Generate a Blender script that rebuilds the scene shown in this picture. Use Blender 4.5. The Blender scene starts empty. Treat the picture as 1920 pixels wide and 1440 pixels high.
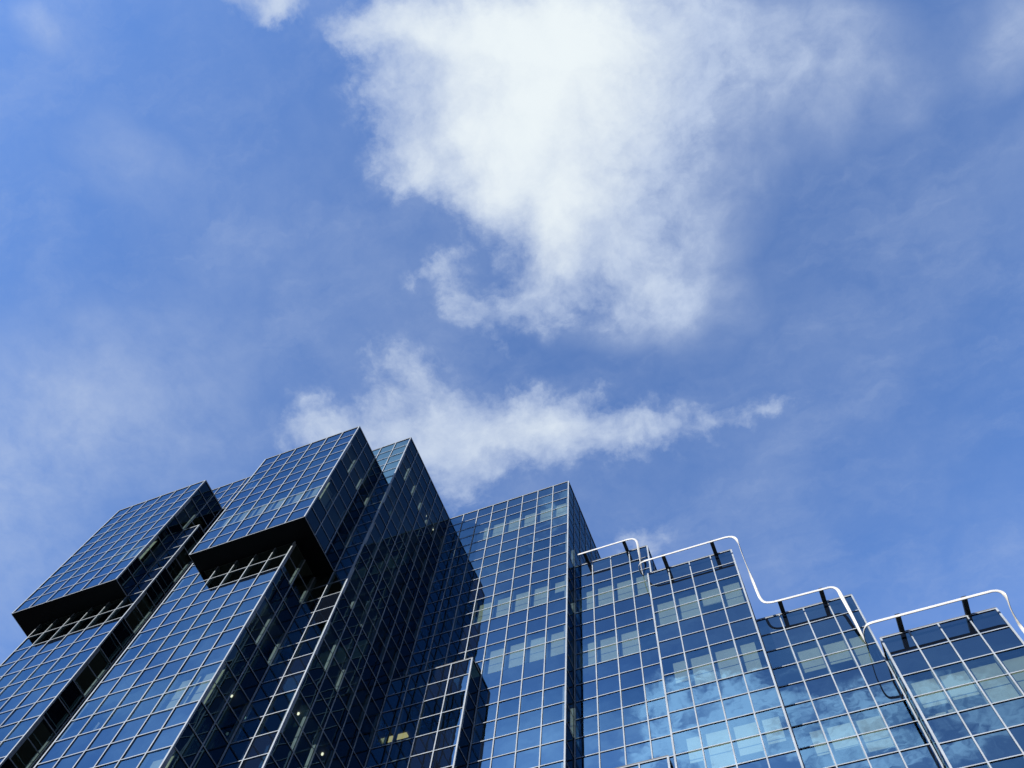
import bpy, math, random
from mathutils import Vector
random.seed(7)
S = bpy.context.scene
COL = S.collection

# ------------------------------------------------------------------ camera
YAW, PIT, ROLL = math.radians(-32.23706), math.radians(68.84675), math.radians(11.28660)
CAM = Vector((16.34999, -13.80986, 1.6))
FPX = 1533.2456                                    # focal length in pixels of a 1920 px wide frame
_f = Vector((math.sin(YAW) * math.cos(PIT), math.cos(YAW) * math.cos(PIT), math.sin(PIT)))
_r0 = Vector((math.cos(YAW), -math.sin(YAW), 0))
_u0 = _r0.cross(_f)
RIGHT = math.cos(ROLL) * _r0 + math.sin(ROLL) * _u0
UP = -math.sin(ROLL) * _r0 + math.cos(ROLL) * _u0
FWD = _f
cd = bpy.data.cameras.new('camera')
cam = bpy.data.objects.new('camera', cd)
COL.objects.link(cam)
from mathutils import Matrix
cam.matrix_world = Matrix.Translation(CAM) @ Matrix((RIGHT, UP, -FWD)).transposed().to_4x4()
cd.sensor_fit = 'HORIZONTAL'
cd.sensor_width = 36.0
cd.lens = FPX / 1920 * 36.0
cd.clip_end = 5000
cd.clip_start = 0.1
S.camera = cam


def ray(px, py):
    return ((px - 960) * RIGHT + (720 - py) * UP + FPX * FWD).normalized()


# ------------------------------------------------------------------ exposure
S.view_settings.view_transform = 'Standard'
S.view_settings.look = 'None'
S.view_settings.exposure = 0.0
S.view_settings.gamma = 1.0
S.cycles.caustics_reflective = False
S.cycles.caustics_refractive = False
S.cycles.transparent_max_bounces = 16
S.cycles.max_bounces = 10
S.cycles.glossy_bounces = 6
S.cycles.sample_clamp_indirect = 6.0

# ------------------------------------------------------------------ sun
SUN_TRAVEL = Vector((0.40, 1.0, -0.35)).normalized()
SUN_EL = math.asin(-SUN_TRAVEL.z)
SUN_AZ = math.atan2(-SUN_TRAVEL.x, -SUN_TRAVEL.y)   # from +Y towards +X
sd = bpy.data.lights.new('sun', 'SUN')
sd.energy = 5.0
sd.angle = math.radians(0.5)
sd.color = (1.0, 0.965, 0.91)
so = bpy.data.objects.new('sun', sd)
COL.objects.link(so)
so.rotation_euler = SUN_TRAVEL.to_track_quat('-Z', 'Y').to_euler()
so.location = (0, -40, 70)

# ------------------------------------------------------------------ world: sky and its clouds
W = bpy.data.worlds.new('World')
S.world = W
W.use_nodes = True
W.cycles.sampling_method = 'MANUAL'
W.cycles.sample_map_resolution = 1024
nt = W.node_tree
nt.nodes.clear()


def N(kind, **kw):
    n = nt.nodes.new(kind)
    for k, v in kw.items():
        setattr(n, k, v)
    return n


def setin(n, i, v):
    if isinstance(v, bpy.types.NodeSocket):
        nt.links.new(v, n.inputs[i])
    else:
        n.inputs[i].default_value = v


def M(op, a, b=0.0, c=None, clamp=False):
    n = N('ShaderNodeMath', operation=op, use_clamp=clamp)
    setin(n, 0, a)
    setin(n, 1, b)
    if c is not None:
        setin(n, 2, c)
    return n.outputs[0]


def VM(op, a, b=None, scale=None):
    n = N('ShaderNodeVectorMath', operation=op)
    setin(n, 0, a)
    if b is not None:
        setin(n, 1, b)
    if scale is not None:
        setin(n, 3, scale)
    return n.outputs['Value'] if op in ('DOT_PRODUCT', 'LENGTH') else n.outputs[0]


def NOISE(vec, scale, detail=6.0, rough=0.6, dist=0.0, out='Fac'):
    n = N('ShaderNodeTexNoise')
    n.noise_dimensions = '3D'
    setin(n, 'Vector', vec)
    n.inputs['Scale'].default_value = scale
    n.inputs['Detail'].default_value = detail
    n.inputs['Roughness'].default_value = rough
    n.inputs['Distortion'].default_value = dist
    return n.outputs[out]


def SMOOTH(x, a, b):
    n = N('ShaderNodeMapRange', interpolation_type='SMOOTHSTEP')
    setin(n, 'Value', x)
    n.inputs['From Min'].default_value = a
    n.inputs['From Max'].default_value = b
    return n.outputs['Result']


def MIX(f, a, b):
    n = N('ShaderNodeMix', data_type='RGBA')
    setin(n, 0, f)
    setin(n, 6, a)
    setin(n, 7, b)
    return n.outputs[2]


tc = N('ShaderNodeTexCoord')
DIR = tc.outputs['Generated']
sep = N('ShaderNodeSeparateXYZ')
nt.links.new(DIR, sep.inputs[0])
zc = M('MAXIMUM', sep.outputs['Z'], 0.05)
inv = M('DIVIDE', 1.0, zc)
PL = VM('MULTIPLY', VM('SCALE', DIR, scale=inv), (1, 1, 0))      # a flat cloud layer at height 1: x/z, y/z


def plane_of(d):
    return d.x / d.z, d.y / d.z


def sky_px(px, py):                                             # cloud-layer point that lies in a seen direction
    return plane_of(ray(px, py))


def sky_mirror(px, py):                                         # ... in the direction a front facade mirrors
    d = ray(px, py)
    return plane_of(Vector((d.x, -d.y, d.z)))


def ell(fn, px, py, rx, ry, ang=0.0):
    """centre and inverse 2x2 of the ellipse that a blob covers on the cloud layer"""
    c = fn(px, py)
    a = math.radians(ang)
    e1 = (rx * math.cos(a), ry and rx * math.sin(a))
    e2 = (-ry * math.sin(a), ry * math.cos(a))
    p1 = fn(px + e1[0] * .2, py + e1[1] * .2)
    p2 = fn(px + e2[0] * .2, py + e2[1] * .2)
    a11, a21 = (p1[0] - c[0]) * 5, (p1[1] - c[1]) * 5
    a12, a22 = (p2[0] - c[0]) * 5, (p2[1] - c[1]) * 5
    det = a11 * a22 - a12 * a21
    return c, (a22 / det, -a12 / det), (-a21 / det, a11 / det)


def field(vec, blobs):
    tot = None
    for fn, px, py, rx, ry, ang, amp in blobs:
        c, r1, r2 = ell(fn, px, py, rx, ry, ang)
        q = VM('SUBTRACT', vec, (c[0], c[1], 0))
        u = VM('DOT_PRODUCT', q, (r1[0], r1[1], 0))
        v = VM('DOT_PRODUCT', q, (r2[0], r2[1], 0))
        d2 = M('MULTIPLY_ADD', u, u, M('MULTIPLY', v, v))
        e = M('POWER', 2.718281828, M('MULTIPLY', d2, -1.0))
        tot = M('MULTIPLY', e, amp) if tot is None else M('MULTIPLY_ADD', e, amp, tot)
    return tot


P_, R_ = sky_px, sky_mirror
# dense cumulus
BL_A = [(P_, 880, 70, 170, 110, 0, 1.1), (P_, 1040, 60, 190, 150, 0, 1.2), (P_, 1190, 90, 150, 130, 0, .9),
        (P_, 760, 60, 90, 70, 20, .85), (P_, 735, 205, 60, 60, 50, .55), (P_, 770, 290, 60, 55, 40, .6), (P_, 1270, 300, 90, 150, 0, .3), (P_, 690, 80, 50, 36, 20, .5), (P_, 840, 220, 95, 90, 40, .75), (P_, 980, 220, 150, 140, 0, 1.2),
        (P_, 1110, 270, 140, 150, 0, 1.2), (P_, 900, 320, 90, 60, 45, .7), (P_, 1040, 390, 110, 90, 0, 1.0),
        (P_, 800, 330, 50, 34, 40, .5), (P_, 1025, 470, 62, 90, 0, .8), (P_, 970, 560, 46, 34, 30, .6), (P_, 1120, 480, 120, 100, 0, .75),
        (P_, 1230, 540, 90, 80, 0, .55), (P_, 850, 490, 46, 20, -35, .40), (P_, 885, 550, 26, 60, -35, .42), (P_, 800, 525, 40, 18, -35, .34), (P_, 930, 585, 56, 26, 20, .5),
        (P_, 895, 610, 44, 20, 35, .34), (P_, 940, 640, 30, 14, 45, .25),
        # lower bank behind the roofs
        (P_, 740, 810, 155, 66, 0, .85), (P_, 585, 800, 90, 40, 0, .55), (P_, 770, 720, 75, 56, 20, .45), (P_, 740, 670, 80, 36, 15, .33),
        (P_, 860, 840, 120, 70, 10, .65), (P_, 850, 920, 60, 60, 0, .5), (P_, 1000, 775, 125, 52, 5, .65), (P_, 940, 830, 110, 46, 0, .55),
        (P_, 1130, 810, 140, 50, 0, .56), (P_, 1260, 800, 120, 34, -12, .42), (P_, 1370, 783, 100, 24, -10, .34), (P_, 1450, 770, 60, 12, -14, .16),
        (P_, 1100, 850, 90, 24, -8, .4), (P_, 1130, 715, 40, 14, -30, .25),
        # small scraps
        (P_, 480, 15, 85, 40, 12, .75), (P_, 508, 42, 26, 30, 20, .5), (P_, 545, 20, 30, 36, 0, .3), (P_, 1215, 1000, 62, 34, 10, .5), (P_, 1110, 1030, 50, 24, 0, .4),
        (P_, 1380, 935, 60, 22, -30, .26), (P_, 1475, 840, 30, 10, -20, .15), (P_, 640, 75, 60, 30, 10, .35)]
# wispy clouds behind the camera, which the facades mirror
BL_R = [(R_, 1250, 1310, 70, 40, -35, 0.40), (R_, 1300, 1280, 46, 18, -20, 0.30), (R_, 1340, 1340, 120, 50, -15, 0.45), (R_, 1235, 1390, 80, 28, -45, 0.35),
        (R_, 1400, 1310, 80, 34, 10, 0.40), (R_, 1330, 1410, 130, 40, -10, 0.50), (R_, 1430, 1390, 80, 60, 10, 0.40), (R_, 1410, 1262, 50, 14, -25, 0.25),
        (R_, 1515, 1320, 76, 22, -15, 0.35), (R_, 1620, 1340, 80, 48, -35, .58), (R_, 1560, 1410, 100, 36, 0, 0.38), (R_, 1690, 1400, 90, 44, -20, 0.40),
        (R_, 1770, 1282, 110, 26, -12, .55), (R_, 1870, 1330, 100, 46, 10, .48), (R_, 1820, 1400, 90, 40, -20, 0.38), (R_, 1500, 1250, 50, 10, -25, 0.20),
        (R_, 1045, 925, 60, 36, -50, 0.35), (R_, 1030, 1000, 76, 26, -40, 0.30), (R_, 745, 855, 70, 56, 0, 0.80), (R_, 710, 890, 70, 46, 0, 0.70)]
# thin veil
BL_B = [(P_, 1340, 130, 180, 170, 0, .65), (P_, 1510, 150, 190, 130, 0, .5), (P_, 1640, 120, 90, 90, 0, .22), (P_, 1290, 420, 110, 200, 0, .7), (P_, 1180, 560, 170, 90, 0, .45),
        (P_, 1270, 610, 130, 60, 0, .25), (P_, 1240, 0, 170, 60, 0, .4), (P_, 1560, 30, 160, 50, 0, .25), (P_, 1880, 60, 70, 130, 20, .6),
        (P_, 70, 40, 80, 80, 30, .48), (P_, 250, 310, 120, 90, 30, .28), (P_, 420, 480, 130, 120, 40, .16), (P_, 600, 330, 160, 200, 0, .14), (P_, 300, 100, 160, 120, 0, .1),
        (P_, 0, 950, 260, 260, 0, .42), (P_, 150, 780, 260, 150, 0, .2), (P_, 340, 830, 220, 120, 0, .16), (P_, 560, 640, 250, 90, 0, .12), (P_, 330, 640, 150, 90, 20, .1),
        (P_, 1000, 950, 180, 80, 0, .25), (P_, 1500, 700, 200, 30, -30, .1), (P_, 1600, 950, 260, 120, -20, .12),
        (R_, 150, 1400, 120, 40, -30, .16), (R_, 1350, 1390, 280, 100, 0, .26), (R_, 1750, 1400, 250, 90, 0, .26), (R_, 1150, 1400, 160, 90, 0, .3), (R_, 960, 1400, 130, 70, 0, .28)]

warp1 = VM('SUBTRACT', NOISE(PL, 4.0, 3, .55, out='Color'), (.5, .5, .5))
warp2 = VM('SUBTRACT', NOISE(PL, 17.0, 9, .64, out='Color'), (.5, .5, .5))
PW = VM('MULTIPLY', VM('ADD', PL, VM('ADD', VM('SCALE', warp1, scale=.10), VM('SCALE', warp2, scale=.075))), (1, 1, 0))
PWs = VM('MULTIPLY', VM('ADD', PL, VM('SCALE', warp1, scale=.20)), (1, 1, 0))
PN = VM('MULTIPLY', VM('ADD', PL, VM('ADD', VM('SCALE', warp1, scale=.06), VM('SCALE', warp2, scale=.03))), (1, 1, 0))
n_a = NOISE(PN, 9.0, 12, .60)
n_b = NOISE(PN, 3.0, 8, .58)
n_f = NOISE(PN, 30.0, 9, .66)
dA = field(PW, BL_A)
nz = M('ADD', M('MULTIPLY', M('SUBTRACT', n_a, .53), 2.5), M('MULTIPLY', M('SUBTRACT', n_f, .5), 1.2))
dS = M('SUBTRACT', 1.0, M('POWER', 2.718281828, M('MULTIPLY', dA, -1.25)))
edge = M('MULTIPLY', SMOOTH(dS, .0, .30), M('SUBTRACT', 1.25, M('MULTIPLY', dS, 1.08)))
dens = M('MULTIPLY_ADD', nz, edge, dS)
alA = M('MULTIPLY', SMOOTH(dens, .06, 1.02), .96)
PR = VM('MULTIPLY', VM('ADD', PL, VM('ADD', VM('SCALE', warp1, scale=.05), VM('SCALE', warp2, scale=.035))), (1, 1, 0))
dR = field(PR, BL_R)
rdg = M('SUBTRACT', 1.0, M('ABSOLUTE', M('MULTIPLY_ADD', NOISE(PN, 11.0, 10, .66, .6), 4.0, -2.0)))
alR = SMOOTH(M('ADD', dR, M('MULTIPLY', M('MULTIPLY_ADD', rdg, 1.0, M('MULTIPLY_ADD', n_f, 1.6, -1.45)), SMOOTH(dR, .02, .4))), .24, 1.0)
dB = field(PWs, BL_B)
nb2 = M('ADD', M('MULTIPLY_ADD', n_b, 1.3, M('MULTIPLY', n_a, 1.5)), M('MULTIPLY_ADD', n_f, .8, -.75))
alB = M('MULTIPLY', dB, M('SUBTRACT', nb2, .18), clamp=True)
PST = VM('MULTIPLY', VM('ADD', PN, VM('SCALE', warp2, scale=.04)), (1.0, 2.2, 0))
veil = M('MULTIPLY_ADD', SMOOTH(NOISE(PN, 2.6, 10, .64), .34, .74), .20, M('MULTIPLY', SMOOTH(NOISE(PST, 5.0, 10, .66), .42, .78), .16))
veil = M('ADD', veil, .035)
thin = M('MAXIMUM', alB, veil)
alpha = M('SUBTRACT', 1.0, M('MULTIPLY', M('MULTIPLY', M('SUBTRACT', 1.0, alA), M('SUBTRACT', 1.0, alR)), M('SUBTRACT', 1.0, thin)), clamp=True)

sky = N('ShaderNodeTexSky', sky_type='NISHITA')
sky.sun_disc = False
sky.sun_elevation = SUN_EL
sky.sun_rotation = SUN_AZ
sky.altitude = 50
sky.air_density = 1.0
sky.dust_density = 0.05
sky.ozone_density = 1.5
SKY_STRENGTH = 0.15
tint = N('ShaderNodeMix', data_type='RGBA', blend_type='MULTIPLY')
tint.inputs[0].default_value = 1.0
nt.links.new(sky.outputs[0], tint.inputs[6])
tint.inputs[7].default_value = (1.06, 1.45, 2.14, 1)
# added dimming of the low sky, which cuts fill light on the shaded walls
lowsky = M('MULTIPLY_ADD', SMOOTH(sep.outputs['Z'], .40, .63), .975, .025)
skycol = tint.outputs[2]
# cloud radiance, in the same units as the sky texture (divided by the background strength)
k = 1 / SKY_STRENGTH
c_lit = (0.87 * k, 0.94 * k, 0.965 * k, 1)
c_shade = (0.53 * k, 0.63 * k, 0.82 * k, 1)
shade_f = SMOOTH(M('ADD', dA, M('ADD', M('MULTIPLY', M('SUBTRACT', n_b, .5), 2.6), M('MULTIPLY', M('SUBTRACT', n_a, .5), 2.0))), .45, 2.6)
ccol = MIX(shade_f, c_shade, c_lit)
glow = SMOOTH(VM('DOT_PRODUCT', DIR, tuple(-SUN_TRAVEL)), .62, .96)       # clouds near the sun are brighter
ccol = VM('SCALE', ccol, scale=M('MULTIPLY_ADD', glow, 4.6, 1.0))
halo = SMOOTH(VM('DOT_PRODUCT', DIR, tuple(-SUN_TRAVEL)), .78, .96)
skycol = VM('SCALE', skycol, scale=M('MULTIPLY_ADD', halo, 1.0, 1.0))
final = MIX(alpha, skycol, ccol)
bg = N('ShaderNodeBackground')
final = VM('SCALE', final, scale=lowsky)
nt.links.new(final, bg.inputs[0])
bg.inputs[1].default_value = SKY_STRENGTH
wo = N('ShaderNodeOutputWorld')
nt.links.new(bg.outputs[0], wo.inputs[0])

# ------------------------------------------------------------------ materials
def new_mat(name):
    m = bpy.data.materials.new(name)
    m.use_nodes = True
    m.node_tree.nodes.clear()
    return m, m.node_tree


def principled(name, col, rough=.5, metal=0.0, var=0.0, scale=3.0, spec=.5):
    m, t = new_mat(name)
    o = t.nodes.new('ShaderNodeOutputMaterial')
    p = t.nodes.new('ShaderNodeBsdfPrincipled')
    t.links.new(p.outputs[0], o.inputs[0])
    p.inputs['Roughness'].default_value = rough
    p.inputs['Metallic'].default_value = metal
    p.inputs['Specular IOR Level'].default_value = spec
    p.inputs['Base Color'].default_value = (*col, 1)
    if var:
        g = t.nodes.new('ShaderNodeNewGeometry')
        n = t.nodes.new('ShaderNodeTexNoise')
        n.inputs['Scale'].default_value = scale
        n.inputs['Detail'].default_value = 6
        t.links.new(g.outputs['Position'], n.inputs['Vector'])
        r = t.nodes.new('ShaderNodeValToRGB')
        r.color_ramp.elements[0].position = .3
        r.color_ramp.elements[1].position = .7
        r.color_ramp.elements[0].color = (*[c * (1 - var) for c in col], 1)
        r.color_ramp.elements[1].color = (*[min(1, c * (1 + var)) for c in col], 1)
        t.links.new(n.outputs['Fac'], r.inputs[0])
        t.links.new(r.outputs[0], p.inputs['Base Color'])
    return m


def glass_mat(name, see_through):
    mat_, t = new_mat(name)
    L = t.links
    o = t.nodes.new('ShaderNodeOutputMaterial')
    g = t.nodes.new('ShaderNodeNewGeometry')
    # panes are never flat: a slow ripple plus a little rolling
    n1 = t.nodes.new('ShaderNodeTexNoise')
    n1.inputs['Scale'].default_value = .9
    n1.inputs['Detail'].default_value = 2
    L.new(g.outputs['Position'], n1.inputs['Vector'])
    b = t.nodes.new('ShaderNodeBump')
    b.inputs['Strength'].default_value = 1.0
    b.inputs['Distance'].default_value = .0035
    L.new(n1.outputs['Fac'], b.inputs['Height'])
    gl = t.nodes.new('ShaderNodeBsdfGlossy')
    gl.inputs['Color'].default_value = (.40, .74, 1.0, 1)
    gl.inputs['Roughness'].default_value = .012
    L.new(b.outputs[0], gl.inputs['Normal'])
    # Fresnel reflection of a polarised clear sky (strongest a right angle away from the sun)
    def m(op, x, y=0.0, clamp=False):
        n = t.nodes.new('ShaderNodeMath')
        n.operation = op
        n.use_clamp = clamp
        for i_, q in enumerate((x, y)):
            if isinstance(q, bpy.types.NodeSocket):
                L.new(q, n.inputs[i_])
            else:
                n.inputs[i_].default_value = q
        return n.outputs[0]

    def v(op, x, y):
        n = t.nodes.new('ShaderNodeVectorMath')
        n.operation = op
        for i_, q in enumerate((x, y)):
            if isinstance(q, bpy.types.NodeSocket):
                L.new(q, n.inputs[i_])
            else:
                n.inputs[i_].default_value = q
        return n.outputs['Value'] if op == 'DOT_PRODUCT' else n.outputs[0]

    def unit(x):
        n = t.nodes.new('ShaderNodeVectorMath')
        n.operation = 'NORMALIZE'
        L.new(x, n.inputs[0])
        return n.outputs[0]
    IOR = 1.95
    inc, nor = g.outputs['Incoming'], g.outputs['Normal']
    c = m('ABSOLUTE', v('DOT_PRODUCT', inc, nor))
    ct = m('SQRT', m('SUBTRACT', 1.0, m('DIVIDE', m('SUBTRACT', 1.0, m('MULTIPLY', c, c)), IOR * IOR)))
    rs = m('POWER', m('DIVIDE', m('SUBTRACT', c, m('MULTIPLY', ct, IOR)), m('ADD', c, m('MULTIPLY', ct, IOR))), 2.0)
    rp = m('POWER', m('DIVIDE', m('SUBTRACT', m('MULTIPLY', c, IOR), ct), m('ADD', m('MULTIPLY', c, IOR), ct)), 2.0)
    rfl = t.nodes.new('ShaderNodeVectorMath')
    rfl.operation = 'REFLECT'
    neg = v('MULTIPLY', inc, (-1, -1, -1))
    L.new(neg, rfl.inputs[0])
    L.new(nor, rfl.inputs[1])
    rd = rfl.outputs[0]
    sun = tuple(-SUN_TRAVEL)
    cg = v('DOT_PRODUCT', rd, sun)
    cg2 = m('MULTIPLY', cg, cg)
    dop = m('MULTIPLY', m('DIVIDE', m('SUBTRACT', 1.0, cg2), m('ADD', 1.0, cg2)), .97)
    e = unit(v('CROSS_PRODUCT', rd, sun))
    sax = unit(v('CROSS_PRODUCT', nor, rd))
    es = v('DOT_PRODUCT', e, sax)
    fs = m('MULTIPLY', es, es)
    rpol = m('ADD', m('MULTIPLY', rs, fs), m('MULTIPLY', rp, m('SUBTRACT', 1.0, fs)))
    runp = m('MULTIPLY', m('ADD', rs, rp), .5)
    rr = m('ADD', m('MULTIPLY', rpol, dop), m('MULTIPLY', runp, m('SUBTRACT', 1.0, dop)))
    coat = m('SUBTRACT', 1.0, m('MULTIPLY', dop, m('SUBTRACT', 1.0, fs)))        # the metal oxide coating, polarised alike
    rfac = m('MINIMUM', m('ADD', m('MULTIPLY', rr, .80), m('MULTIPLY', coat, .085)), .92)
    mx = t.nodes.new('ShaderNodeMixShader')
    L.new(rfac, mx.inputs[0])
    if see_through:
        base = t.nodes.new('ShaderNodeBsdfTransparent')
        base.inputs['Color'].default_value = (.49, .56, .53, 1)
    else:
        base = t.nodes.new('ShaderNodeBsdfDiffuse')
        n2 = t.nodes.new('ShaderNodeTexNoise')
        n2.inputs['Scale'].default_value = .35
        L.new(g.outputs['Position'], n2.inputs['Vector'])
        r = t.nodes.new('ShaderNodeValToRGB')
        r.color_ramp.elements[0].color = (.004, .006, .012, 1)
        r.color_ramp.elements[1].color = (.008, .012, .022, 1)
        L.new(n2.outputs['Fac'], r.inputs[0])
        L.new(r.outputs[0], base.inputs['Color'])
    L.new(base.outputs[0], mx.inputs[1])
    L.new(gl.outputs[0], mx.inputs[2])
    L.new(mx.outputs[0], o.inputs[0])
    return mat_


def emit_mat(name, col, s):
    m, t = new_mat(name)
    o = t.nodes.new('ShaderNodeOutputMaterial')
    e = t.nodes.new('ShaderNodeEmission')
    e.inputs[0].default_value = (*col, 1)
    e.inputs[1].default_value = s
    t.links.new(e.outputs[0], o.inputs[0])
    return m


MAT = {
    'spandrel': glass_mat('spandrel glass', False),
    'window': glass_mat('tinted window glass', True),
    'alu': principled('satin aluminium', (.40, .44, .48), .5, .0, .14, 1.7, .12),
    'roof': principled('grey roofing', (.16, .16, .16), .8, 0, .2, .8),
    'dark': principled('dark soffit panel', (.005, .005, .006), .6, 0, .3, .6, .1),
    'wall': principled('interior plaster', (.30, .31, .30), .8, 0, .15, .7),
    'slab': principled('ceiling and floor finish', (.14, .145, .135), .85, 0, .15, 1.2),
    'blind': principled('roller blind cloth', (.52, .55, .46), .8, 0, .06, 2.2),
    'rail': principled('white painted steel', (.76, .745, .70), .38, 0, .08, 2),
    'bracket': principled('black painted steel', (.012, .012, .014), .5, 0, .3, 4),
    'lamp': emit_mat('lamp', (1.0, .93, .72), 2.0),
    'panel': emit_mat('ceiling light panel', (1.0, .86, .40), .8),
    'ground': principled('stone paving', (.09, .088, .085), .85, 0, .25, .5),
    'carton': principled('pale cardboard', (.55, .54, .46), .8, 0, .1, 6),
}

# ------------------------------------------------------------------ mesh helpers
ZS, Z0 = 0.99268922, 0.8251629


def Z(g):
    return Z0 + ZS * g


class MB:
    def __init__(self):
        self.v, self.f = [], []

    def quad(self, a, b, c, d):
        i = len(self.v)
        self.v += [a, b, c, d]
        self.f.append((i, i + 1, i + 2, i + 3))

    def box(self, x0, x1, y0, y1, z0, z1):
        i = len(self.v)
        self.v += [(x, y, z) for z in (z0, z1) for y in (y0, y1) for x in (x0, x1)]
        for q in ((0, 2, 3, 1), (4, 5, 7, 6), (0, 1, 5, 4), (1, 3, 7, 5), (3, 2, 6, 7), (2, 0, 4, 6)):
            self.f.append(tuple(i + k for k in q))

    def build(self, name, mat, parent=None):
        me = bpy.data.meshes.new(name)
        me.from_pydata(self.v, [], self.f)
        me.update()
        me.materials.append(mat)
        o = bpy.data.objects.new(name, me)
        COL.objects.link(o)
        o.parent = parent
        return o


def thing(name, label, cat, loc=(0, 0, 0), group=None):
    o = bpy.data.objects.new(name, None)
    COL.objects.link(o)
    o.empty_display_size = .5
    o['label'] = label
    o['category'] = cat
    if group:
        o['group'] = group
    return o


# ------------------------------------------------------------------ curtain-wall builder
WV, WH, PROUD, INNER = .048, .036, .022, .16
RECESS = .016
ZVIS = 14


class Tower:
    def __init__(self, label):
        self.root = thing('glass_tower', label, 'tower', group='glass office towers')
        self.glz, self.mul, self.roof, self.core = MB(), MB(), MB(), MB()

    def pt(self, ax, val, nrm, u, z, out):
        """u along the wall, z in grid units, out = metres outward from the glass plane"""
        w = val + nrm * out
        return (u, w, z) if ax == 'd' else (w, u, z)

    def bx(self, mb, ax, val, nrm, u0, u1, z0, z1, o0, o1):
        a, b = sorted((val + nrm * o0, val + nrm * o1))
        if ax == 'd':
            mb.box(u0, u1, a, b, z0, z1)
        else:
            mb.box(a, b, u0, u1, z0, z1)

    def facade(self, ax, val, nrm, u0, u1, z0, z1, ends=(0, 0), win=True, blinds=None, top=True, wcols=None, bottom=False):
        blinds = blinds or {}
        flip = (ax == 'd') == (nrm > 0)
        zb = -.83 if z0 == 0 else z0

        def pane(mb, a, b, c, d):
            ta, tb = (random.gauss(0, .0016) for _ in range(2))
            o = [-RECESS + max(-.009, min(.009, k1 * ta + k2 * tb)) for k1, k2 in ((-1, -1), (1, -1), (1, 1), (-1, 1))]
            q = [self.pt(ax, val, nrm, a, Z(c), o[0]), self.pt(ax, val, nrm, b, Z(c), o[1]),
                 self.pt(ax, val, nrm, b, Z(d), o[2]), self.pt(ax, val, nrm, a, Z(d), o[3])]
            mb.quad(*(reversed(q) if flip else q))
        for i in range(u0, u1):
            z = z0
            while z < z1:
                isw = win and z % 4 == 2 and z >= ZVIS and z + 2 <= z1 and (wcols is None or i in wcols)
                if isw:
                    w = MB()
                    pane(w, i, i + 1, z, z + 1)
                    pane(w, i, i + 1, z + 1, z + 2)
                    wo_ = w.build('window', MAT['window'], self.root)
                    bl = blinds.get((i, z))
                    if bl:
                        g0, g1, drop = bl
                        b = MB()
                        self.bx(b, ax, val, nrm, i + g0, i + g1, Z(z + 1.9 - 1.86 * drop), Z(z + 1.9), -.30, -.285)
                        self.bx(b, ax, val, nrm, i + g0, i + g1, Z(z + 1.9 - 1.86 * drop) - .02, Z(z + 1.9 - 1.86 * drop), -.308, -.277)
                        b.build('blind', MAT['blind'], wo_)
                    z += 2
                else:
                    pane(self.glz, i, i + 1, zb if z == z0 else z, z + 1)
                    z += 1
        # mullions
        for i in range(u0, u1 + 1):
            a, b = i - WV / 2, i + WV / 2
            if i == u0:
                a, b = i - (PROUD if ends[0] else 0), i + WV
            if i == u1:
                a, b = i - WV, i + (PROUD if ends[1] else 0)
            self.bx(self.mul, ax, val, nrm, a, b, Z(zb), Z(z1), 0, PROUD)
            if win:                                            # the leg of the mullion behind the glass
                zz = z0
                while zz < z1:
                    if zz % 4 == 2 and zz >= ZVIS and zz + 2 <= z1:
                        self.bx(self.mul, ax, val, nrm, max(i - .05, u0 + .06), min(i + .05, u1 - .06) if i < u1 else u1 - .06 + .001 + .05,
                                Z(zz), Z(zz + 2), -INNER, -.03)
                    zz += 1
        ea, eb = u0 + WV - .002, u1 - WV + .002
        for z in range(z0, z1):
            if z == z0 and not bottom:
                continue
            self.bx(self.mul, ax, val, nrm, ea, eb, Z(z) - WH / 2, Z(z) + WH / 2, .001, PROUD - .006)
        if top:
            self.bx(self.mul, ax, val, nrm, ea, eb, Z(z1) - WH, Z(z1), .001, PROUD - .006)
            self.bx(self.roof, ax, val, nrm, u0, u1, Z(z1) + .002, Z(z1) + .05, -.35, PROUD * .6)

    def flat(self, x0, x1, d0, d1, zt):
        self.roof.box(x0 + .03, x1 - .03, d0 + .03, d1 - .03, Z(zt) - .30, Z(zt) - .02)

    def plain(self, ax, val, nrm, u0, u1, z0, z1):
        zb = -.83 if z0 == 0 else z0
        q = [self.pt(ax, val, nrm, u0, Z(zb), -.01), self.pt(ax, val, nrm, u1, Z(zb), -.01),
             self.pt(ax, val, nrm, u1, Z(z1), -.01), self.pt(ax, val, nrm, u0, Z(z1), -.01)]
        self.glz.quad(*q)

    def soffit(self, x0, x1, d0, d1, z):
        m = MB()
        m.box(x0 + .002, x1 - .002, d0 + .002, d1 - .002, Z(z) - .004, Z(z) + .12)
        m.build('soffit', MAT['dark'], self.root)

    def rooms(self, x0, x1, d0, d1, z0, z1, core=None):
        """floor slabs behind the spandrels and a service core; windows look between them"""
        for z in range(z0, z1, 4):
            if z + 2 >= ZVIS:
                self.core.box(x0 + .2, x1 - .2, d0 + .2, d1 - .2, Z(z) + .02, Z(min(z + 2, z1 - .4)) - .02)
        if core:
            self.core.box(core[0], core[1], core[2], core[3], Z(max(z0, 12)), Z(z1 - .5))

    def lamp(self, x, d, zc, sx=.05, sd=.05, mat='lamp', h=.05, name='ceiling_light'):
        m = MB()
        m.box(x - sx / 2, x + sx / 2, d - sd / 2, d + sd / 2, Z(zc) - h - .02, Z(zc) + .018)
        m.build(name, MAT[mat], self.root)

    def finish(self):
        self.glz.build('spandrel_glazing', MAT['spandrel'], self.root)
        self.mul.build('mullion_frame', MAT['alu'], self.root)
        if self.roof.f:
            self.roof.build('roof', MAT['roof'], self.root)
        if self.core.f:
            self.core.build('interior_floors', MAT['slab'], self.root)


FULL = (.10, .95, 1.0)

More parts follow.
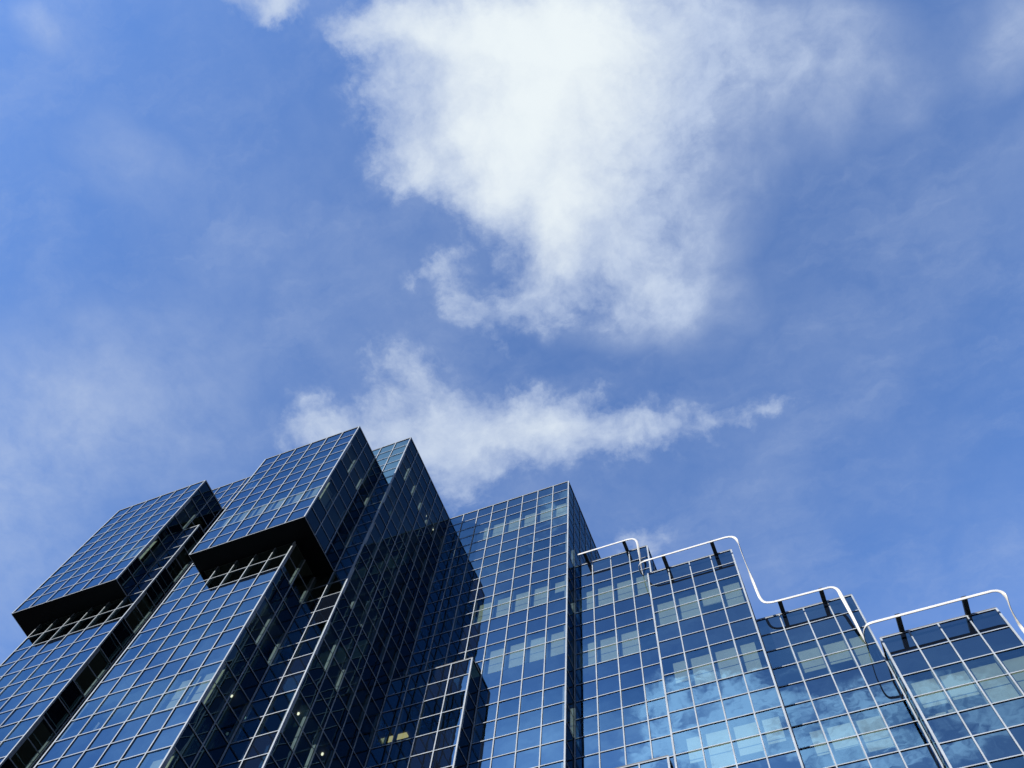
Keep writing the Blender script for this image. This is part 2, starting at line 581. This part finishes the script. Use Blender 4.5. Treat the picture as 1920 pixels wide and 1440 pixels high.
# ---- far-left tower with its projecting box
t = Tower('far left dark glass tower whose projecting top box juts out to its left')
t.facade('d', 0, -1, -16, -10, 0, 32, (1, 1), top=False, blinds={(i, 18): FULL for i in (-12, -13)})
t.facade('d', 0, -1, -11, -10, 32, 38, (0, 1), bottom=True)
t.facade('x', -10, 1, 0, 8, 0, 38, (0, 0), wcols=(0, 1, 2))
t.facade('x', -16, -1, 0, 10, 0, 32, (0, 0), win=False, top=False)
t.facade('d', -1, -1, -17, -11, 32, 42, (1, 1), bottom=True, blinds={(i, 34): FULL for i in (-13, -12)})
t.facade('x', -11, 1, -1, 1, 32, 42, (0, 0), bottom=True)
t.facade('x', -17, -1, -1, 1, 32, 42, (0, 0), win=False, bottom=True)
t.facade('x', -16, -1, 1, 10, 32, 46, (0, 0), win=False)
t.facade('d', 1, -1, -16, -7, 42, 46, (1, 0), win=False, bottom=True)
t.plain('d', 1, 1, -17, -16, 32, 42)
t.plain('d', 10, 1, -16, -10, 0, 38)
t.plain('d', 10, 1, -16, -7, 38, 46)
t.plain('x', -11, 1, 1, 8, 38, 42)
t.flat(-11, -10, 0, 10, 38)
t.flat(-17, -11, -1, 1, 42)
t.flat(-16, -7, 1, 10, 46)
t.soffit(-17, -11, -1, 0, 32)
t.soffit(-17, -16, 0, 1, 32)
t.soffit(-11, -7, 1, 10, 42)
t.rooms(-16, -10, 0, 10, 0, 38, (-15, -11.5, 5, 9.5))
t.rooms(-17, -11, -1, 1, 32, 42)
t.finish()

# ---- second tower with its projecting box
t = Tower('second glass tower from the left, its projecting box reaching the highest corner in view')
t.facade('d', 0, -1, -8, -2, 0, 32, (1, 1), top=False, blinds={(-4, 22): FULL, (-3, 22): FULL, (-3, 18): FULL})
t.facade('d', 0, -1, -8, -7, 32, 38, (1, 0), bottom=True)
t.facade('x', -8, -1, 0, 8, 0, 38, (0, 0), wcols=(0, 1, 2))
t.facade('x', -2, 1, 0, 2, 0, 32, (0, 0), top=False)
t.facade('d', -1, -1, -7, -1, 32, 42, (1, 1), bottom=True, blinds={(i, 34): FULL for i in range(-7, -1)})
t.facade('x', -1, 1, -1, 2, 32, 42, (0, 0), bottom=True, blinds={(-1, 34): FULL})
t.facade('x', -7, -1, -1, 1, 32, 42, (0, 0), bottom=True)
t.flat(-8, -7, 0, 8, 38)
t.flat(-7, -1, -1, 2, 42)
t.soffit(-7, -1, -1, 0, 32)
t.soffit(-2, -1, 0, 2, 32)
t.rooms(-8, -2, 0, 8, 0, 32, (-7, -4, 4, 7.5))
t.rooms(-7, -1, -1, 2, 32, 42)
t.plain('d', 8, 1, -8, -7, 0, 38)
t.lamp(-2.5, 1.49, 24)
t.finish()

# ---- third tower: dark flank towards the courtyard corner
t = Tower('slim glass tower behind the second one, its wide dark flank dotted with tiny lamps')
t.facade('d', 2, -1, -2, 0, 0, 32, (0, 1), top=False)
t.facade('d', 2, -1, -1, 0, 32, 42, (0, 1), top=False, bottom=True)
t.facade('d', 2, -1, -7, 0, 42, 46, (0, 1), bottom=True)
t.facade('x', 0, 1, 2, 8, 0, 46, (0, 0))
t.flat(-7, 0, 2, 20, 46)
t.rooms(-8, 0, 2, 20, 0, 46, (-7.6, -5, 4, 18))
t.plain('d', 20, 1, -8, 0, 0, 46)
t.plain('x', -7, -1, 10, 20, 0, 46)
for d in (4.41, 5.41, 6.38, 7.37):
    t.lamp(-.5, d, 44)
t.lamp(-.5, 2.99, 24, .06, .06)
t.lamp(-.5, 4.98, 24, .06, .06)
t.finish()

# ---- fourth tower: broad sunlit face in the middle
bl = {(i, 42): FULL for i in range(2, 8)}
bl.update({(i, 34): (.08, .94, .97) for i in (3, 4, 5, 6)})
bl[(7, 34)] = (.25, .95, .45)
bl.update({(i, 30): (.12, .92, .9) for i in (4, 5, 6, 7)})
t = Tower('broad glass tower in the middle with a bright gridded front and sharp right corner')
t.facade('d', 8, -1, 0, 8, 30, 46, (0, 1), blinds=bl)
t.facade('d', 8, -1, 4, 8, 0, 30, (0, 1), top=False, blinds=bl)
t.facade('x', 8, 1, 8, 9, 0, 38, (0, 0), top=False)
t.facade('x', 8, 1, 8, 20, 38, 46, (0, 0), wcols=range(8, 14), bottom=True)
t.flat(0, 8, 8, 20, 46)
t.rooms(0, 8, 8, 20, 0, 46, (1, 5, 13, 19))
t.plain('d', 20, 1, 0, 8, 0, 46)
t.finish()

# ---- the four stepped blocks on the right
t = Tower('set-back glass block just right of the middle tower, under the first white rail span')
t.facade('d', 9, -1, 8, 12, 0, 38, (0, 1),
         blinds={**{(i, 34): (.12, .93, 1.0) for i in range(8, 12)}, (8, 30): (.14, .95, 1.0), (9, 30): FULL, (10, 30): (.08, .97, 1.0)})
t.facade('x', 12, 1, 9, 20, 34, 38, (0, 0), win=False)
t.flat(8, 12, 9, 20, 38)
t.rooms(8, 12, 9, 20, 0, 38, (9, 11.5, 14, 19))
t.plain('d', 20, 1, 8, 12, 0, 38)
t.finish()

t = Tower('stepped glass block under the longest white rail span, mirroring the largest cloud')
t.facade('d', 8, -1, 12, 16, 0, 34, (1, 1),
         blinds={(12, 30): FULL, (13, 30): FULL, (14, 30): (.1, .95, .55), (15, 30): (.1, .86, 1.0),
                 (12, 26): (.42, .96, .62), (13, 26): FULL, (14, 26): FULL, (15, 26): (.12, .72, 1.0),
                 (12, 22): (.45, .97, .6), (13, 22): FULL, (14, 22): (.12, .95, .7), (15, 22): (.12, .75, .6)})
t.facade('x', 12, -1, 8, 9, 0, 34, (0, 0), win=False)
t.facade('x', 16, 1, 8, 9, 0, 30, (0, 0), win=False, top=False)
t.facade('x', 16, 1, 8, 20, 30, 34, (0, 0), win=False, bottom=True)
t.flat(12, 16, 8, 20, 34)
t.rooms(12, 16, 8, 20, 0, 34, (13, 15.5, 14, 19))
t.plain('d', 20, 1, 12, 16, 0, 34)
t.finish()

t = Tower('recessed glass block, a white rail bending down across its upper right corner')
t.facade('d', 9, -1, 16, 20, 0, 30, (0, 0),
         blinds={(17, 26): (.10, .95, .64), (18, 26): (.08, .95, .60), (19, 26): (.10, .62, 1.0),
                 (16, 22): (.55, .97, .58), (17, 22): (.12, .95, .55), (18, 22): (.08, .96, .75)})
t.facade('x', 20, 1, 9, 20, 26, 30, (0, 0), win=False)
t.flat(16, 20, 9, 20, 30)
t.rooms(16, 20, 9, 20, 0, 30, (17, 19.5, 14, 19))
t.plain('d', 20, 1, 16, 20, 0, 30)
t.finish()

t = Tower('right-hand lowest glass block in view with pale blinds and cartons behind its panes')
t.facade('d', 8, -1, 20, 24, 0, 26, (1, 1),
         blinds={(20, 22): (.22, .97, .62), (21, 22): (.10, .96, .60), (22, 22): (.10, .96, .86), (23, 22): (.14, .95, .8)})
t.facade('x', 20, -1, 8, 9, 0, 26, (0, 0), win=False)
t.facade('x', 24, 1, 8, 9, 0, 22, (0, 0), win=False, top=False)
t.facade('x', 24, 1, 8, 20, 22, 26, (0, 0), win=False, bottom=True)
t.flat(20, 24, 8, 20, 26)
t.rooms(20, 24, 8, 20, 0, 26, (21, 23.5, 14, 19))
t.plain('d', 20, 1, 20, 24, 0, 26)
t.finish()

t = Tower('next lower glass block beyond the right edge of the picture')
t.facade('d', 9, -1, 24, 28, 0, 22, (0, 1), win=False)
t.facade('x', 28, 1, 9, 20, 0, 22, (0, 0), win=False)
t.flat(24, 28, 9, 20, 22)
t.plain('d', 20, 1, 24, 28, 0, 22)
t.finish()

# ---- low blocks that stand against the feet of the towers
t = Tower('low narrow glass block in the shaded inner corner, only its right-hand frames sunlit')
t.facade('d', 7, -1, 0, 4, 0, 30, (0, 1))
t.facade('x', 4, 1, 7, 8, 0, 30, (0, 0), win=False)
t.flat(0, 4, 7, 8, 30)
t.rooms(0, 4, 7, 8, 0, 30)
t.lamp(-.31, 8.39, 28, .60, .24, 'panel', .03)
t.lamp(.36, 8.39, 28, .54, .22, 'panel', .03)
t.finish()

t = Tower('small glass block whose top just rises over the bottom edge')
t.facade('d', 7, -1, 8, 12, 0, 22, (1, 1))
t.facade('x', 12, 1, 7, 8, 0, 22, (0, 0), win=False)
t.facade('x', 8, -1, 7, 8, 0, 22, (0, 0), win=False)
t.flat(8, 12, 7, 8, 22)
t.rooms(8, 12, 7, 8, 0, 22)
t.finish()

# ------------------------------------------------------------------ cartons on the floor behind the right-hand panes
for x, w, h, lab in ((20.30, .26, .42, 'pale carton behind the right-hand block, leftmost of the row at the pane foot'),
                     (20.60, .30, .46, 'pale carton with a gap on its left, second in the row behind the panes'),
                     (20.93, .16, .50, 'slim pale carton close to the first mullion of the right-hand block'),
                     (21.40, .20, .32, 'short brownish carton behind the second pane from the left'),
                     (21.72, .24, .40, 'brownish carton at the right end of the row behind the panes')):
    m = MB()
    y0 = 8.36
    m.box(x - w / 2, x + w / 2, y0, y0 + .26, Z(24 - 2), Z(22) + h)
    m.box(x - w / 2 - .008, x + w / 2 + .008, y0 - .008, y0 + .268, Z(22) + h - .09, Z(22) + h + .006)
    o = m.build('carton', MAT['carton'])
    o['label'] = lab
    o['category'] = 'carton'
    o['group'] = 'cartons behind the right-hand panes'

# ------------------------------------------------------------------ white roof rails: a flat steel band on black brackets
def catmull(P, sub=10):
    out = []
    for i in range(len(P) - 1):
        p0, p1, p2, p3 = P[max(i - 1, 0)], P[i], P[i + 1], P[min(i + 2, len(P) - 1)]
        for s in range(sub):
            u = s / sub
            out.append(tuple(.5 * (2 * b + (c - a) * u + (2 * a - 5 * b + 4 * c - d) * u * u + (3 * b - a - 3 * c + d) * u ** 3)
                             for a, b, c, d in zip(p0, p1, p2, p3)))
    out.append(P[-1])
    return out


def band(path, wid=.115, thk=.038):
    """path rows: x, y, z(grid), nx, ny, nz, width factor"""
    mb = MB()
    S_ = catmull(path)
    rings = []
    for i, p in enumerate(S_):
        a = Vector((S_[max(i - 1, 0)][0], S_[max(i - 1, 0)][1], Z(S_[max(i - 1, 0)][2])))
        b = Vector((S_[min(i + 1, len(S_) - 1)][0], S_[min(i + 1, len(S_) - 1)][1], Z(S_[min(i + 1, len(S_) - 1)][2])))
        tg = (b - a).normalized()
        n = Vector(p[3:6])
        n = (n - tg * n.dot(tg)).normalized()
        w = tg.cross(n)
        c = Vector((p[0], p[1], Z(p[2])))
        h, k_ = wid * p[6] / 2, thk / 2
        ring = []
        for q in range(12):                                  # rounded flat section
            an = 2 * math.pi * q / 12
            cx, sx = math.cos(an), math.sin(an)
            ring.append(c + w * h * math.copysign(abs(cx) ** .45, cx) + n * k_ * math.copysign(abs(sx) ** .6, sx))
        rings.append(ring)
    for r in rings:
        mb.v += [tuple(q) for q in r]
    m = 12
    for i in range(len(rings) - 1):
        for q in range(m):
            mb.f.append((i * m + q, i * m + (q + 1) % m, (i + 1) * m + (q + 1) % m, (i + 1) * m + q))
    mb.back = [len(mb.f) and (i % m) in (6, 7, 8, 9, 10, 11) for i in range(len(mb.f))]
    mb.f.append(tuple(range(m)))
    mb.f.append(tuple((len(rings) - 1) * m + q for q in range(m)))
    return mb


def F_(x, y, z, k=1.0):
    return (x, y, z, 0, -1, 0, k)


def T_(x, y, z, nx, ny, nz=0, k=1.0):
    return (x, y, z, nx, ny, nz, k)


def rail(label, path, brackets):
    r = thing('roof_rail', label, 'rail', group='white rails along the stepped roof line')
    mb = band(path)
    o = mb.build('rail_band', MAT['rail'], r)
    o.data.materials.append(MAT['bracket'])                  # the back faces take the dark bracket material
    for pl, bk in zip(o.data.polygons, mb.back):
        pl.material_index = 1 if bk else 0
    for pl in o.data.polygons:
        pl.use_smooth = True
    for x, yr, yf, z in brackets:
        m = MB()
        m.box(x - .085, x + .085, yr + .02, yf + .5, Z(z) - .075, Z(z) + .045)
        m.box(x - .13, x + .13, yf + .28, yf + .52, Z(z) - .10, Z(z) + .06)
        m.build('bracket', MAT['bracket'], r)
    return r


rail('white rail over the set-back block beside the middle tower, bending down at right',
     [F_(8.43, 8.33, 37.98), F_(9.6, 8.33, 37.99), F_(10.7, 8.33, 38.0), F_(11.1, 8.33, 38.0), T_(11.42, 8.33, 37.93, .1, -1), T_(11.59, 8.34, 37.70, .2, -1),
      T_(11.64, 8.37, 37.35, .35, -1), T_(11.63, 8.47, 36.95, .5, -1), T_(11.62, 8.6, 36.55, .7, -.8), T_(11.60, 8.74, 36.2, .9, -.6),
      T_(11.58, 8.86, 35.85, 1, -.4, 0, .8), T_(11.58, 9.0, 35.47, 1, -.2, 0, .5)],
     [(8.78, 8.33, 9, 38.08), (10.93, 8.33, 9, 38.08)])
rail('longest white rail, curled at its left end and dropping to a lower level midway',
     [T_(11.58, 9.0, 35.46, -1, -.1, 0, .5), T_(11.55, 8.78, 35.36, -1, -.2, 0, .7), T_(11.55, 8.5, 35.2, -1, -.3), T_(11.61, 8.1, 34.88, -1, -.5),
      T_(11.74, 7.7, 34.47, -.8, -.9), T_(11.94, 7.4, 34.13, -.4, -1), T_(12.15, 7.28, 33.98, -.15, -1), F_(12.5, 7.25, 33.93), F_(14.0, 7.25, 33.93), F_(15.6, 7.25, 33.93),
      F_(16.02, 7.25, 33.91), T_(16.26, 7.25, 33.78, -.1, -1), T_(16.37, 7.27, 33.54, -.55, -1), T_(16.40, 7.32, 33.2, -1, -.1), T_(16.40, 7.42, 32.82, -1, .14),
      T_(16.405, 7.53, 32.5, -1, .02), T_(16.415, 7.72, 32.1, -1, -.10), T_(16.43, 7.9, 31.65, -.8, -.5), T_(16.45, 8.05, 31.2, -.4, -1), T_(16.47, 8.2, 30.8, -.15, -1), T_(16.5, 8.29, 30.42, -.05, -1),
      F_(16.6, 8.33, 30.16), F_(16.8, 8.33, 30.03), F_(17.1, 8.33, 29.99), F_(18.0, 8.33, 29.97), F_(19.0, 8.33, 29.95), F_(19.26, 8.33, 29.94), F_(19.42, 8.33, 29.83),
      T_(19.50, 8.34, 29.62, -.1, -1, 0, 1.15), T_(19.52, 8.39, 29.25, -.15, -1, 0, 1.25), T_(19.56, 8.56, 28.45, -.3, -1, 0, 1.1), T_(19.59, 8.76, 27.62, -.6, -.9, 0, .95),
      T_(19.61, 8.88, 27.25, -.9, -.6, 0, .75), T_(19.63, 9.0, 26.98, -1, -.3, 0, .5)],
     [(12.98, 7.25, 8, 34.03), (15.28, 7.25, 8, 34.03), (17.2, 8.33, 9, 30.06), (18.9, 8.33, 9, 30.05)])
rail('white rail over the right-hand lowest block, running out of the picture at the right',
     [T_(19.63, 9.0, 26.97, -1, -.1, 0, .5), T_(19.59, 8.7, 26.85, -1, -.2, 0, .7), T_(19.57, 8.3, 26.63, -1, -.3), T_(19.56, 7.9, 26.37, -1, -.4),
      T_(19.60, 7.52, 26.12, -.9, -.8), T_(19.70, 7.32, 26.03, -.4, -1), T_(19.88, 7.26, 26.01, -.1, -1), F_(20.2, 7.25, 26.0), F_(22.0, 7.25, 26.0), F_(23.7, 7.25, 26.0),
      F_(24.05, 7.25, 25.98), T_(24.22, 7.27, 25.88, -.2, -1), T_(24.28, 7.32, 25.72, -.6, -.8), T_(24.27, 7.42, 25.55, -1, -.2), T_(24.24, 7.57, 25.38, -1, .05),
      T_(24.23, 7.72, 25.2, -1, 0), T_(24.24, 7.87, 25.0, -.9, -.3), T_(24.26, 8.0, 24.7, -.6, -.8), T_(24.3, 8.15, 23.6, -.2, -1), T_(24.33, 8.28, 22.5, -.05, -1), F_(24.5, 8.33, 22.15), F_(24.9, 8.33, 22.0),
      F_(26.2, 8.33, 22.0), F_(27.5, 8.33, 22.0)],
     [(20.8, 7.25, 8, 26.1), (23.08, 7.25, 8, 26.1), (25.2, 8.33, 9, 22.1)])

# ------------------------------------------------------------------ ground
g = MB()
g.quad((-1500, -1500, 0), (1500, -1500, 0), (1500, 1500, 0), (-1500, 1500, 0))
go = g.build('ground', MAT['ground'])
go['kind'] = 'structure'
